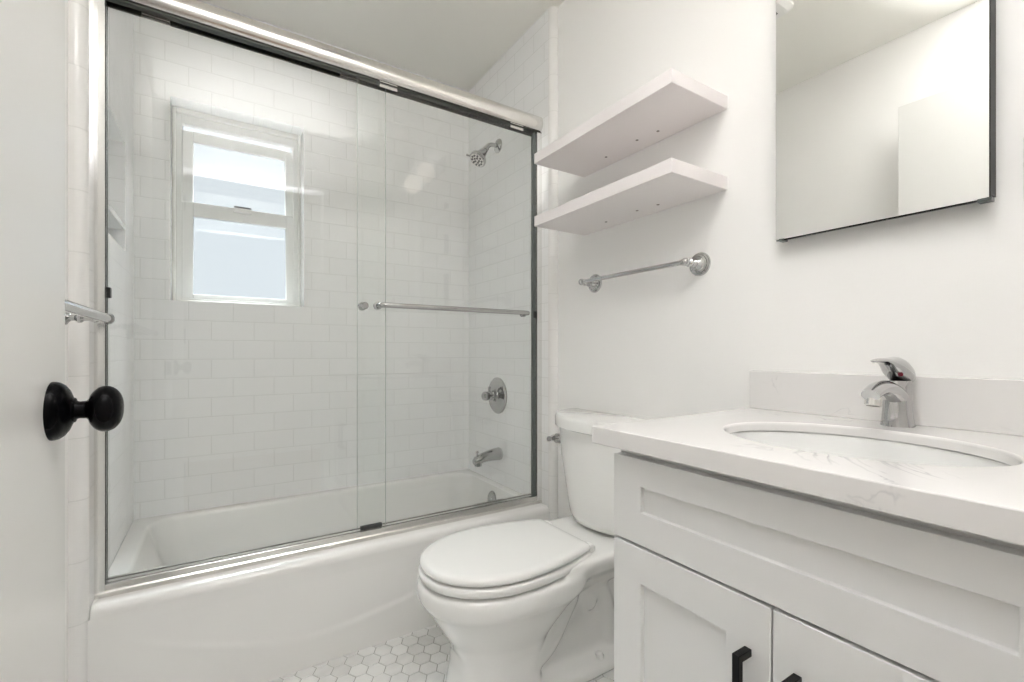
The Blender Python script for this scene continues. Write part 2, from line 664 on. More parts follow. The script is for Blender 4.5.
# ---------------------------------------------------------------- towel bars
def towel_bar(label, xw, sgn, y0, y1, z, reach, rb, rf, ft):
    """xw wall face, sgn direction out of the wall, y0..y1 post centres"""
    t = thing('towel_bar', label, 'towel bar', (xw, (y0 + y1) / 2, z))
    xb = xw + sgn * reach
    bm = BM()
    tube(bm, [(xb, y0, z), (xb, y1, z)], rb, 24)
    obj('bar', bm, M['chrome'], t)
    for y, s in ((y0, -1), (y1, 1)):
        bm = BM()
        lathe(bm, [(rf, 0.0), (rf, 0.003), (rf * 0.94, 0.006), (rf * 0.80, 0.007), (rf * 0.78, 0.011), (rf * 0.62, 0.013),
                   (rf * 0.58, 0.017), (rf * 0.38, 0.020), (rf * 0.26, 0.024)], (xw, y, z), (sgn, 0, 0), 44)
        obj('flange', bm, M['chrome'], t)
        bm = BM()
        q = rf * 0.30
        L = reach - 0.020
        pr = [(q * 0.9, 0.0), (q * 0.8, L * 0.18), (q * 1.35, L * 0.26), (q * 1.35, L * 0.34), (q * 0.8, L * 0.42), (q * 0.75, L * 0.55),
              (q * 1.2, L * 0.66), (q * 1.2, L * 0.72), (q * 0.8, L * 0.80), (q * 0.9, L)]
        lathe(bm, pr, (xw + sgn * 0.018, y, z), (sgn, 0, 0), 28)
        obj('post', bm, M['chrome'], t)
        bm = BM()
        rr = rb * ft
        pr = [(rb * min(1.25, ft * 0.95), -0.012), (rb * min(1.3, ft * 0.97), -0.010)]
        for k in range(1, 13):
            a = PI * (0.22 + 0.78 * k / 12)
            pr.append((rr * math.sin(a), -rr * math.cos(a)))
        pr[-1] = (0.0, pr[-1][1])
        lathe(bm, pr, (xb, y, z), (0, s, 0), 28)
        obj('finial', bm, M['chrome'], t)
    return t


towel_bar('chrome towel bar under the two white wall shelves', XR, -1, 0.856, 1.308, 1.242, 0.068, 0.0075, 0.035, 1.6)
towel_bar('thicker chrome towel bar half hidden behind the open white door', XLP, 1, 0.865, 1.440, 1.060, 0.088, 0.0105, 0.028, 1.3)


# ---------------------------------------------------------------- floating shelves
def wall_shelf(label, z):
    t = thing('wall_shelf', label, 'shelf', (XR, 1.07, z), 'floating wall shelves')
    bx('board', 0.970, XR - 0.0005, 0.768, 1.370, z, z + 0.037, M['shelf'], t, bevel=0.0015)
    for x, y in ((1.147, 1.185), (1.140, 1.037), (1.148, 0.960)):
        bm = BM()
        lathe(bm, [(0.0045, 0.0), (0.0045, 0.0012), (0.0022, 0.0013)], (x, y, z + 0.0002), (0, 0, -1), 16)
        obj('screw_hole', bm, M['hole'], t)


wall_shelf('upper white floating shelf, higher of the two', 1.664)
wall_shelf('lower white floating shelf, just over the chrome towel bar', 1.437)

# ---------------------------------------------------------------- mirror
mr = thing('wall_mirror', 'frameless rectangular mirror with black edges over the sink', 'mirror', (1.2, 0.42, 1.26))
bm = BM()
box(bm, 1.1765, XR - 0.0005, 0.2375, 0.6130, 1.2660, 1.905)
box(bm, 1.1725, 1.1790, 0.2370, 0.6150, 1.2562, 1.2585)
box(bm, 1.1725, 1.1790, 0.2370, 0.2384, 1.2562, 1.905)
obj('frame', bm, M['black_pull'], mr)
bx('mirror_glass', 1.1735, 1.1770, 0.2385, 0.6165, 1.2586, 1.904, M['mirror'], mr, bevel=0.0008)
for y0, y1 in ((0.2355, 0.2540), (0.5960, 0.6080)):
    bx('clip', 1.1710, 1.1900, y0, y1, 1.2540, 1.2600, M['seal'], mr)

# ---------------------------------------------------------------- switch plate by the mirror
sw = thing('switch_plate', 'white light switch plate on the wall beside the mirror', 'light switch', (XR, 0.165, 1.305))
bx('plate', XR - 0.006, XR - 0.0003, 0.128, 0.203, 1.247, 1.363, M['plate'], sw, bevel=0.0025)
bx('rocker', XR - 0.0095, XR - 0.0055, 0.148, 0.182, 1.271, 1.339, M['plate'], sw, bevel=0.002)

# ---------------------------------------------------------------- vanity light above the mirror
vl = thing('vanity_light', 'two-bulb chrome vanity light above the mirror', 'light', (XR, 0.44, 2.12))
bx('backplate', XR - 0.022, XR - 0.0005, 0.30, 0.58, 2.115, 2.205, M['chrome'], vl, bevel=0.006)
for y in (0.325, 0.560):
    bm = BM()
    tube(bm, bez((XR - 0.02, y, 2.16), (1.13, y, 2.16), (1.083, y, 2.20), (1.083, y, 2.165), 12), 0.009, 16)
    lathe(bm, [(0.022, 0.0), (0.024, 0.004), (0.024, 0.030), (0.018, 0.036)], (1.083, y, 2.175), (0, 0, -1), 24)
    a = obj('arm', bm, M['chrome'], vl)
    bm = BM()
    pr = [(0.020, -0.002)]
    for k in range(2, 19):
        t = PI * k / 18
        pr.append((0.052 * math.sin(t) ** 0.9, 0.056 - 0.058 * math.cos(t)))
    lathe(bm, pr, (1.083, y, 2.142), (0, 0, -1), 36)
    obj('opal_globe', bm, M['bulb'], a)

# ---------------------------------------------------------------- ceiling fan
fan = thing('exhaust_fan', 'square white exhaust fan cover on the ceiling', 'fan', (0.44, 1.115, ZC))
bm = BM()
loft(bm, [rrect(0.312, 0.572, 0.985, 1.245, 0.03, ZC - 0.0005, 6), rrect(0.312, 0.572, 0.985, 1.245, 0.03, ZC - 0.012, 6),
          rrect(0.330, 0.554, 1.003, 1.227, 0.025, ZC - 0.028, 6)])
fc = obj('cover', bm, M['plate'], fan, bevel=0.003)
bm = BM()
for k in range(9):
    y = 1.035 + k * 0.020
    box(bm, 0.36, 0.524, y, y + 0.008, ZC - 0.030, ZC - 0.0278)
obj('grille', bm, M['seal'], fan)

# ---------------------------------------------------------------- bathtub
TY = 1.552
tub = thing('bathtub', 'white alcove bathtub with a curved raised line on its apron', 'bathtub', (0.455, 1.92, 0))
bm = BM()
X0, X1, Y1 = XL + 0.001, XT - 0.001, YB - 0.001
RZ = 0.333
rings = [rrect(X0, X1, TY + 0.010, Y1, 0.004, 0.02),
         rrect(X0, X1, TY + 0.010, Y1, 0.004, 0.290),
         rrect(X0, X1, TY + 0.002, Y1, 0.004, 0.298),
         rrect(X0, X1, TY - 0.0005, Y1, 0.004, 0.306),
         rrect(X0, X1, TY + 0.002, Y1, 0.004, 0.318),
         rrect(X0, X1, TY + 0.009, Y1, 0.004, 0.328),
         rrect(X0, X1, TY + 0.024, Y1, 0.004, RZ),
         rrect(X0 + 0.045, X1 - 0.034, TY + 0.118, Y1 - 0.030, 0.10, RZ),
         rrect(X0 + 0.052, X1 - 0.041, TY + 0.125, Y1 - 0.037, 0.10, RZ - 0.004),
         rrect(X0 + 0.058, X1 - 0.045, TY + 0.130, Y1 - 0.042, 0.10, RZ - 0.015),
         rrect(X0 + 0.10, X1 - 0.056, TY + 0.138, Y1 - 0.052, 0.10, 0.20),
         rrect(X0 + 0.20, X1 - 0.085, TY + 0.150, Y1 - 0.070, 0.10, 0.07),
         rrect(X0 + 0.25, X1 - 0.130, TY + 0.165, Y1 - 0.100, 0.09, 0.035),
         rrect(X0 + 0.30, X1 - 0.180, TY + 0.210, Y1 - 0.150, 0.08, 0.028)]
loft(bm, rings)
obj('tub_shell', bm, M['enamel'], tub, smooth=40)


def swoosh(x):
    pts = [(-0.30, 0.30), (-0.118, 0.193), (0.0068, 0.151), (0.0766, 0.127), (0.16, 0.103), (0.225, 0.092), (0.353, 0.099), (0.52, 0.1235),
           (0.70, 0.160), (0.95, 0.225), (1.20, 0.32)]
    for (xa, za), (xb, zb) in zip(pts, pts[1:]):
        if x <= xb:
            t = (x - xa) / (xb - xa)
            return za + (zb - za) * t
    return pts[-1][1]


bm = BM()
NX, NZ = 150, 64
grid = []
for i in range(NX + 1):
    x = (X0 - 0.007) + (X1 - X0 + 0.014) * i / NX
    zs = sum(swoosh(x + d) for d in (-0.06, -0.03, 0, 0.03, 0.06)) / 5
    row = []
    for k in range(NZ + 1):
        z = 0.3055 * k / NZ
        t = min(1, max(0, (z - (zs - 0.010)) / 0.020))
        t = t * t * (3 - 2 * t)
        fade = min(1, max(0, (x + 0.20) / 0.25))
        row.append(bm.verts.new((x, TY - 0.0005 + 0.0040 * t * fade * min(1.0, (0.3055 - z) / 0.04), z)))
    grid.append(row)
for i in range(NX):
    for k in range(NZ):
        bm.faces.new((grid[i][k], grid[i + 1][k], grid[i + 1][k + 1], grid[i][k + 1]))
back0 = [bm.verts.new((X0 - 0.007 + (X1 - X0 + 0.014) * i / NX, TY + 0.0105, 0.0)) for i in range(NX + 1)]
back1 = [bm.verts.new((X0 - 0.007 + (X1 - X0 + 0.014) * i / NX, TY + 0.0105, 0.305)) for i in range(NX + 1)]
for i in range(NX):
    bm.faces.new((grid[i][0], back0[i], back0[i + 1], grid[i + 1][0]))
    bm.faces.new((back0[i], back1[i], back1[i + 1], back0[i + 1]))
    bm.faces.new((grid[i][NZ], grid[i + 1][NZ], back1[i + 1], back1[i]))
obj('apron', bm, M['enamel'], tub, smooth=60)
bm = BM()
lathe(bm, [(0.036, 0.0), (0.036, 0.004), (0.033, 0.008), (0.012, 0.010), (0.010, 0.013), (0.0, 0.013)], (X1 - 0.050, 1.945, 0.270), (-1, 0, 0.18), 36)
obj('overflow_plate', bm, M['shower_chrome'], tub)
bm = BM()
lathe(bm, [(0.032, 0.0), (0.032, 0.003), (0.024, 0.005), (0.0, 0.005)], (X1 - 0.28, 1.94, 0.0275), (0, 0, 1), 32)
obj('drain', bm, M['chrome'], tub)

# ---------------------------------------------------------------- shower door frame
sf = thing('shower_door_frame', 'chrome frame of the sliding shower door on the tub rim', 'shower door frame', (0.455, 1.608, RZ))
# header: rounded front, hollow underneath
HZ0, HZ1 = 1.922, 2.001
prof = []
for k in range(0, 25):
    a = math.radians(-90 + 180 * k / 24)
    prof.append((1.634 - 0.036 * max(0.0, math.cos(a)) ** 0.8, 1.9645 + 0.0365 * math.sin(a)))
prof += [(1.664, 2.001), (1.664, 1.928), (1.656, 1.928), (1.656, 1.985), (1.630, 1.985), (1.628, 1.928)]
bm = BM()
loft(bm, [[Vector((x, y, z)) for y, z in prof] for x in (XL + 0.001, XT - 0.001)])
obj('header_rail', bm, M['satin_chrome'], sf, smooth=30)
bm = BM()
box(bm, XL + 0.001, XT - 0.001, 1.6095, 1.6295, 1.9235, 1.9278)
box(bm, XL + 0.001, XT - 0.001, 1.6490, 1.6550, 1.922, 1.984)
obj('roller_track', bm, M['dark_metal'], sf)
# bottom track: stepped extrusion
prof = [(1.606, RZ), (1.606, RZ + 0.012), (1.609, RZ + 0.016), (1.609, RZ + 0.032), (1.6145, RZ + 0.033), (1.6145, RZ + 0.028), (1.6225, RZ + 0.028),
        (1.6225, RZ + 0.033), (1.6385, RZ + 0.033), (1.6385, RZ + 0.028), (1.6465, RZ + 0.028), (1.6465, RZ + 0.034), (1.6570, RZ + 0.034), (1.6570, RZ)]
bm = BM()
loft(bm, [[Vector((x, y, z)) for y, z in prof] for x in (XL + 0.001, XT - 0.001)])
obj('bottom_track', bm, M['satin_chrome'], sf, smooth=25)
for xa, xb in ((XL + 0.0005, XL + 0.022), (XT - 0.026, XT - 0.0005)):
    bm = BM()
    s = 1 if xa < 0 else -1
    xo, xi = (xa, xb) if s > 0 else (xb, xa)
    pr = [(xo, 1.607), (xi, 1.607), (xi, 1.612), (xo + s * 0.006, 1.612), (xo + s * 0.006, 1.630), (xi, 1.630), (xi, 1.634), (xo + s * 0.006, 1.634),
          (xo + s * 0.006, 1.652), (xi, 1.652), (xi, 1.657), (xo, 1.657)]
    loft(bm, [[Vector((x, y, z)) for x, y in pr] for z in (RZ, HZ0)])
    obj('wall_jamb', bm, M['jamb_chrome'], sf, smooth=25)
bx('centre_guide', 0.418, 0.492, 1.6235, 1.6340, RZ + 0.033, RZ + 0.046, M['rubber'], sf, bevel=0.002)


def sliding_door(label, x0, x1, y, hang, bumper_x, seal_x):
    t = thing('sliding_shower_door', label, 'shower door', ((x0 + x1) / 2, y, RZ + 0.03))
    bx('glass_panel', x0, x1, y - 0.003, y + 0.003, RZ + 0.0285, 1.945, M['shower_glass'], t)
    gp = t.children[0]
    gp.data.materials.append(M['glass_edge'])
    for p in gp.data.polygons:
        if abs(p.normal.x) > 0.9:
            p.material_index = 1
    for hx in hang:
        bm = BM()
        box(bm, hx - 0.032, hx + 0.032, y - 0.0055, y - 0.003, 1.912, 1.923)
        box(bm, hx - 0.032, hx + 0.032, y - 0.0055, y - 0.003, 1.9232, 1.962)
        lathe(bm, [(0.013, 0), (0.013, 0.004)], (hx, y - 0.003, 1.955), (0, 1, 0), 20)
        obj('hanger', bm, M['satin_chrome'], t, bevel=0.001)
    if seal_x:
        bx('edge_seal', seal_x[0], seal_x[1], y - 0.005, y + 0.005, RZ + 0.034, 1.916, M['seal'], t)
    bx('bumper', bumper_x - 0.008, bumper_x + 0.008, y - 0.010, y + 0.010, 1.128, 1.156, M['rubber'], t, bevel=0.002)
    return t


GO, GI = 1.6185, 1.6425
outer = sliding_door('outer sliding glass panel with a chrome towel bar across it', 0.4045, 1.146, GO, (0.512, 1.055), 1.147, (1.137, 1.151))
bm = BM()
zb = 1.143
yb = GO - 0.048
pts = [(0.474, GO - 0.004, zb), (0.474, yb + 0.018, zb)] + [(0.474 + 0.018 * (1 - math.cos(a)), yb + 0.018 - 0.018 * math.sin(a), zb) for a in (0.4, 0.8, 1.2, PI / 2)]
pts += [(1.070, yb, zb)] + [(1.070 + 0.018 * math.sin(a), yb + 0.018 * (1 - math.cos(a)), zb) for a in (0.4, 0.8, 1.2, PI / 2)] + [(1.088, GO - 0.004, zb)]
tube(bm, pts, 0.0090, 20)
tb = obj('towel_rail', bm, M['chrome'], outer)
for x in (0.474, 1.088):
    bm = BM()
    lathe(bm, [(0.0135, 0.0), (0.0135, 0.003), (0.010, 0.006), (0.0078, 0.008)], (x, GO - 0.0031, zb), (0, -1, 0), 28)
    lathe(bm, [(0.0125, 0.0), (0.0125, 0.003), (0.006, 0.005)], (x, GO + 0.0031, zb), (0, 1, 0), 28)
    obj('rail_collar', bm, M['chrome'], outer)
inner = sliding_door('inner sliding glass panel in front of the window', XL + 0.014, 0.510, GI, (-0.145, 0.385), XL + 0.022, (XL + 0.013, XL + 0.020))
bm = BM()
lathe(bm, [(0.008, 0.0), (0.008, 0.004), (0.0125, 0.007), (0.0125, 0.013), (0.010, 0.016), (0.0, 0.0165)], (0.4335, GI - 0.0031, zb), (0, -1, 0), 28)
lathe(bm, [(0.008, 0.0), (0.007, 0.010), (0.014, 0.016), (0.015, 0.022), (0.010, 0.028), (0.0, 0.029)], (0.4335, GI + 0.0031, zb), (0, 1, 0), 28)
obj('knob', bm, M['chrome'], inner)

# ---------------------------------------------------------------- shower head
SY = 1.972
sh = thing('wall_shower', 'chrome shower head on a curved wall arm', 'shower head', (XT, SY, 2.0))
bm = BM()
lathe(bm, [(0.034, 0.0), (0.034, 0.003), (0.030, 0.008), (0.016, 0.013), (0.0125, 0.014)], (XT, SY, 2.006), (-1, 0, 0), 36)
obj('flange', bm, M['shower_chrome'], sh)
arm = bez((XT - 0.004, SY, 2.006), (XT - 0.050, SY, 2.006), (XT - 0.056, SY, 2.000), (XT - 0.074, SY, 1.974), 14)
bm = BM()
tube(bm, arm, 0.0105, 20)
obj('shower_arm', bm, M['shower_chrome'], sh)
hd = Vector((-0.60, -0.08, -0.80)).normalized()
ho = Vector((XT - 0.069, SY, 1.980))
bm = BM()
lathe(bm, [(0.010, -0.004), (0.014, 0.0), (0.015, 0.016), (0.012, 0.018), (0.017, 0.022), (0.021, 0.040), (0.028, 0.060), (0.0385, 0.074), (0.0425, 0.080),
           (0.0425, 0.090), (0.0395, 0.094), (0.0, 0.094)], ho, hd, 40)
hb = obj('head_body', bm, M['shower_chrome'], sh)
a, b, d = frame_of(hd)
bm = BM()
lathe(bm, [(0.036, 0.0), (0.036, 0.0012), (0.031, 0.0022), (0.0, 0.0022)], ho + hd * 0.0935, hd, 36)
obj('spray_face', bm, M['satin_chrome'], hb)
bm = BM()
for rr, n in ((0.0265, 10), (0.0125, 5)):
    for k in range(n):
        p = ho + hd * 0.0955 + (a * math.cos(2 * PI * k / n) + b * math.sin(2 * PI * k / n)) * rr
        lathe(bm, [(0.0052, 0.0), (0.0044, 0.0026), (0.0, 0.0026)], p, hd, 8)
obj('nozzles', bm, M['rubber'], hb)
bm = BM()
side = Vector((-0.565, 0.575, 0.37)).normalized()
tube(bm, [ho + hd * 0.085 + side * 0.040, ho + hd * 0.085 + side * 0.054, ho + hd * 0.085 + side * 0.062], [0.0045, 0.0045, 0.006], 12)
obj('spray_lever', bm, M['shower_chrome'], hb)

# ---------------------------------------------------------------- mixing valve
VY, VZ = 1.980, 0.766
mv = thing('shower_valve', 'round chrome shower valve plate with one knob', 'shower valve', (XT, VY, VZ))
bm = BM()
lathe(bm, [(0.090, 0.0), (0.090, 0.002), (0.086, 0.006), (0.072, 0.0085), (0.066, 0.0075), (0.050, 0.011), (0.030, 0.016), (0.028, 0.020)], (XT, VY, VZ), (-1, 0, 0), 56)
obj('escutcheon', bm, M['shower_chrome'], mv)
bm = BM()
lathe(bm, [(0.026, 0.016), (0.026, 0.034), (0.022, 0.038), (0.021, 0.046), (0.0235, 0.048), (0.0235, 0.054), (0.017, 0.058)], (XT, VY, VZ), (-1, 0, 0), 36)
hv = obj('valve_sleeve', bm, M['shower_chrome'], mv)
bm = BM()
lathe(bm, [(0.012, 0.050), (0.011, 0.054), (0.018, 0.058), (0.023, 0.066), (0.023, 0.076), (0.015, 0.085), (0.0, 0.088)], (XT, VY, VZ), (-1, 0, 0), 36)
tube(bm, [(XT - 0.050, VY, VZ), (XT - 0.050, VY, VZ + 0.030), (XT - 0.048, VY, VZ + 0.046)], [0.007, 0.006, 0.007], 14)
tube(bm, [(XT - 0.050, VY, VZ), (XT - 0.050, VY - 0.032, VZ + 0.004), (XT - 0.048, VY - 0.047, VZ + 0.006)], [0.007, 0.006, 0.007], 14)
obj('valve_knob', bm, M['shower_chrome'], mv)

# ---------------------------------------------------------------- tub spout
spout = thing('tub_spout', 'chrome tub spout with a lift-up diverter', 'tub spout', (XT, 1.96, 0.478))
bm = BM()
rings = []
for dx, rz, ry, cz in ((0.0, 0.030, 0.030, 0.480), (0.006, 0.032, 0.032, 0.480), (0.010, 0.031, 0.031, 0.480), (0.040, 0.0285, 0.028, 0.479), (0.075, 0.025, 0.025, 0.475),
                       (0.105, 0.023, 0.0235, 0.469), (0.125, 0.0225, 0.022, 0.464), (0.138, 0.020, 0.020, 0.460), (0.146, 0.012, 0.013, 0.457)):
    rings.append([Vector((XT - dx, 1.96 + ry * math.cos(2 * PI * k / 32), cz + rz * math.sin(2 * PI * k / 32))) for k in range(32)])
loft(bm, rings)
lathe(bm, [(0.017, 0.0), (0.018, 0.022), (0.014, 0.024)], (XT - 0.122, 1.96, 0.457), (0, 0, -1), 28)
obj('spout_body', bm, M['shower_chrome'], spout)
bm = BM()
lathe(bm, [(0.004, 0.0), (0.004, 0.016), (0.0085, 0.019), (0.0085, 0.024), (0.004, 0.027), (0.0, 0.027)], (XT - 0.128, 1.96, 0.480), (0, 0, 1), 20)
obj('diverter', bm, M['shower_chrome'], spout)

# ---------------------------------------------------------------- toilet
TC = 1.158
toilet = thing('toilet', 'white two-piece toilet with closed lid between tub and vanity', 'toilet', (0.82, TC, 0))


def egg(xf, xb, hw, z, n=56, p=2.25, wide=0.56):
    """plan outline of an elongated bowl: blunt ellipse in front, fuller behind"""
    xc = xf + (xb - xf) * wide
    out = []
    for k in range(n):
        a = 2 * PI * k / n
        c, s = math.cos(a), math.sin(a)
        L = (xb - xc) if c > 0 else (xc - xf)
        pw = 2.0 / (p + 0.9) if c > 0 else 2.0 / p
        out.append(Vector((xc + L * math.copysign(abs(c) ** pw, c), TC + hw * math.copysign(abs(s) ** (2.0 / p), s), z)))
    return out


bm = BM()
# bowl and front pedestal
loft(bm, [egg(0.545, 0.800, 0.124, 0.0, p=3.4), egg(0.550, 0.795, 0.121, 0.03, p=3.4), egg(0.560, 0.790, 0.117, 0.09, p=3.2), egg(0.560, 0.800, 0.117, 0.140, p=3.0),
          egg(0.542, 0.825, 0.127, 0.180), egg(0.513, 0.860, 0.147, 0.225), egg(0.487, 0.900, 0.166, 0.268),
          egg(0.470, 0.930, 0.180, 0.294), egg(0.458, 0.95, 0.189, 0.306), egg(0.455, 0.955, 0.191, 0.330), egg(0.456, 0.955, 0.190, 0.352), egg(0.462, 0.95, 0.184, 0.359)])
# rear deck that carries the tank
def deck(x0, x1, w0, z, r=0.03):
    return rrect(x0, x1, TC - w0, TC + w0, r, z, 6)
loft(bm, [deck(0.90, 1.185, 0.085, 0.255), deck(0.86, 1.19, 0.120, 0.300), deck(0.82, 1.195, 0.155, 0.335), deck(0.80, 1.195, 0.170, 0.360), deck(0.80, 1.195, 0.170, 0.374), deck(0.81, 1.19, 0.162, 0.383)])
# rear column, trapway and foot
loft(bm, [deck(0.70, 1.12, 0.128, 0.0), deck(0.70, 1.12, 0.126, 0.026), deck(0.71, 1.11, 0.112, 0.042), deck(0.73, 1.10, 0.070, 0.060),
          deck(0.74, 1.12, 0.066, 0.16), deck(0.74, 1.15, 0.070, 0.24), deck(0.76, 1.18, 0.085, 0.31)])
for s in (-1, 1):
    pts = bez((0.70, TC + s * 0.062, 0.15), (0.79, TC + s * 0.060, 0.05), (0.84, TC + s * 0.058, 0.20), (0.90, TC + s * 0.052, 0.255), 14)
    tube(bm, pts, 0.050, 18)
    pts = bez((0.90, TC + s * 0.045, 0.255), (1.00, TC + s * 0.045, 0.32), (1.06, TC + s * 0.045, 0.22), (1.07, TC + s * 0.045, 0.06), 12)
    tube(bm, pts, 0.042, 18)
    lathe(bm, [(0.0, -0.030), (0.012, -0.027), (0.019, -0.015), (0.021, 0.0), (0.019, 0.015), (0.012, 0.027), (0.0, 0.030)], (0.985, TC + s * 0.072, 0.205), (0.25, 0, 1), 20)
bowl = obj('bowl', bm, M['ceramic'], toilet, smooth=180)
rm = bowl.modifiers.new('weld', 'REMESH')
rm.mode = 'VOXEL'
rm.voxel_size = 0.006
rm.use_smooth_shade = True
sm = bowl.modifiers.new('glaze', 'SMOOTH')
sm.factor = 0.5
sm.iterations = 22


def seat_ring(inset, z, back=0.0):
    return egg(0.452 + inset, 0.935 - inset * 0.6 + back, 0.184 - inset, z, n=72, p=2.2, wide=0.52)


def lid_outline(inset, z):
    """closed lid: elongated front, straight narrower back"""
    out = []
    xf, xb, hw, hb = 0.456 + inset, 0.946 - inset, 0.186 - inset, 0.142 - inset
    n = 40
    xc = 0.690
    for k in range(n + 1):                       # front half: from +y side round the tip to -y side
        a = PI / 2 + PI * k / n
        c, s = math.cos(a), math.sin(a)
        out.append(Vector((xc - (xc - xf) * abs(c) ** (2 / 2.15), TC + hw * math.copysign(abs(s) ** (2 / 2.15), s), z)))
    m = 14
    r = 0.022
    for k in range(1, m):                        # -y flank to the back corner
        t = k / m
        out.append(Vector((xc + (xb - r - xc) * t, TC - (hw + (hb - hw) * (t ** 1.9)), z)))
    for k in range(7):
        a = -PI / 2 + PI / 2 * k / 6
        out.append(Vector((xb - r + r * math.cos(a), TC - hb + r + r * math.sin(a), z)))
    for k in range(7):
        a = PI / 2 * k / 6
        out.append(Vector((xb - r + r * math.cos(a), TC + hb - r + r * math.sin(a), z)))
    for k in range(m - 1, 0, -1):
        t = k / m
        out.append(Vector((xc + (xb - r - xc) * t, TC + (hw + (hb - hw) * (t ** 1.9)), z)))
    return out


bm = BM()
so = lambda i, z: lid_outline(i, z)
loft(bm, [so(0.065, 0.357), so(0.060, 0.3655), so(0.007, 0.366), so(0.004, 0.369), so(0.004, 0.383), so(0.008, 0.387), so(0.03, 0.388)])
obj('seat', bm, M['seat_plastic'], toilet, smooth=50)
bm = BM()
loft(bm, [so(0.065, 0.3875), so(0.060, 0.3935), so(0.011, 0.394), so(0.008, 0.396), so(0.007, 0.403), so(0.010, 0.409), so(0.018, 0.413), so(0.035, 0.4145), so(0.10, 0.416)])
obj('seat_lid', bm, M['seat_plastic'], toilet, smooth=50)
for s in (-1, 1):
    bm = BM()
    yc = TC + s * 0.105
    loft(bm, [rrect(0.932, 0.962, yc - 0.018, yc + 0.018, 0.009, 0.380, 5), rrect(0.932, 0.962, yc - 0.018, yc + 0.018, 0.009, 0.398, 5),
              rrect(0.938, 0.956, yc - 0.013, yc + 0.013, 0.007, 0.404, 5)])
    obj('hinge', bm, M['seat_plastic'], toilet, bevel=0.002)


def tank_ring(hw, xf, xb, z, bow=0.05, n=30):
    """D-shaped plan: straight back on the wall, bowed front with soft corners"""
    out = []
    for k in range(n + 1):
        a = -PI / 2 + PI * k / n
        s, c = math.sin(a), math.cos(a)
        y = hw * math.copysign(abs(s) ** 0.90, s)
        x = xb - (xb - xf) * (abs(c) ** 0.86)
        out.append(Vector((x, TC + TOFF + y, z)))
    return out


TOFF = 0.006
bm = BM()
loft(bm, [tank_ring(0.150, 1.055, 1.185, 0.392), tank_ring(0.166, 1.040, 1.190, 0.398), tank_ring(0.178, 1.031, 1.193, 0.420), tank_ring(0.195, 1.022, 1.194, 0.50),
          tank_ring(0.222, 1.013, 1.195, 0.62), tank_ring(0.236, 1.010, 1.195, 0.722)])
obj('tank', bm, M['ceramic'], toilet, smooth=50)
bm = BM()
loft(bm, [tank_ring(0.243, 1.000, 1.197, 0.716), tank_ring(0.249, 0.995, 1.198, 0.719), tank_ring(0.250, 0.994, 1.198, 0.748), tank_ring(0.247, 0.997, 1.197, 0.757), tank_ring(0.238, 1.006, 1.19, 0.762)])
obj('tank_lid', bm, M['ceramic'], toilet, smooth=50)
lx, ly, lz = 1.068, TC + TOFF + 0.186, 0.662
nrm = Vector((-0.55, 0.83, 0)).normalized()
bm = BM()
lathe(bm, [(0.018, -0.012), (0.018, 0.010), (0.016, 0.014), (0.012, 0.016), (0.012, 0.022)], (lx, ly, lz), nrm, 24)
p0 = Vector((lx, ly, lz)) + nrm * 0.020
tdir = Vector((-0.83, -0.55, 0.10)).normalized()
tube(bm, [p0 - tdir * 0.010, p0, p0 + tdir * 0.03, p0 + tdir * 0.050], [0.012, 0.013, 0.009, 0.010], 16)
obj('flush_lever', bm, M['shower_chrome'], toilet)
for s in (-1, 1):
    bm = BM()
    lathe(bm, [(0.017, 0.0), (0.016, 0.008), (0.011, 0.016), (0.0, 0.019)], (0.995, TC + s * 0.098, 0.036), (0, 0, 1), 24)
    obj('bolt_cap', bm, M['seat_plastic'], toilet)

# ---------------------------------------------------------------- vanity
CF = 0.660                      # front of doors
CY0, CY1 = 0.045, 0.661
van = thing('vanity_cabinet', 'white shaker vanity cabinet with black bar pulls', 'cabinet', (0.93, 0.353, 0))
bm = BM()
box(bm, CF + 0.021, XR - 0.001, CY0, CY0 + 0.018, 0.10, 0.798)
box(bm, CF + 0.021, XR - 0.001, CY1 - 0.018, CY1, 0.0, 0.798)
box(bm, CF + 0.021, XR - 0.001, CY0, CY0 + 0.018, 0.0, 0.10)
box(bm, CF + 0.06, XR - 0.001, CY0 + 0.018, CY1 - 0.018, 0.09, 0.108)
box(bm, XR - 0.010, XR - 0.001, CY0 + 0.018, CY1 - 0.018, 0.09, 0.798)
box(bm, CF + 0.021, CF + 0.039, CY0 + 0.018, CY1 - 0.018, 0.60, 0.798)
obj('carcass', bm, M['cabinet'], van, bevel=0.001)
bx('toe_kick', CF + 0.06, CF + 0.075, CY0 + 0.018, CY1 - 0.018, 0.0, 0.095, M['cabinet'], van)


def shaker(name, y0, y1, z0, z1, stile, rail_t, rail_b, parent):
    """five-piece front with a recessed flat panel"""
    bm = BM()
    x0, x1 = CF, CF + 0.020
    xr = CF + 0.009
    o = [(y0, z0), (y1, z0), (y1, z1), (y0, z1)]
    i = [(y0 + stile, z0 + rail_b), (y1 - stile, z0 + rail_b), (y1 - stile, z1 - rail_t), (y0 + stile, z1 - rail_t)]
    vb = [bm.verts.new((x1, y, z)) for y, z in o]
    vo = [bm.verts.new((x0, y, z)) for y, z in o]
    vi = [bm.verts.new((x0, y, z)) for y, z in i]
    vr = [bm.verts.new((xr, y, z)) for y, z in i]
    bm.faces.new(vb)
    for k in range(4):
        j = (k + 1) % 4
        bm.faces.new((vb[k], vb[j], vo[j], vo[k]))
        bm.faces.new((vo[k], vo[j], vi[j], vi[k]))
        bm.faces.new((vi[k], vi[j], vr[j], vr[k]))
    bm.faces.new(vr)
    return obj(name, bm, M['cabinet'], parent, bevel=0.0012)


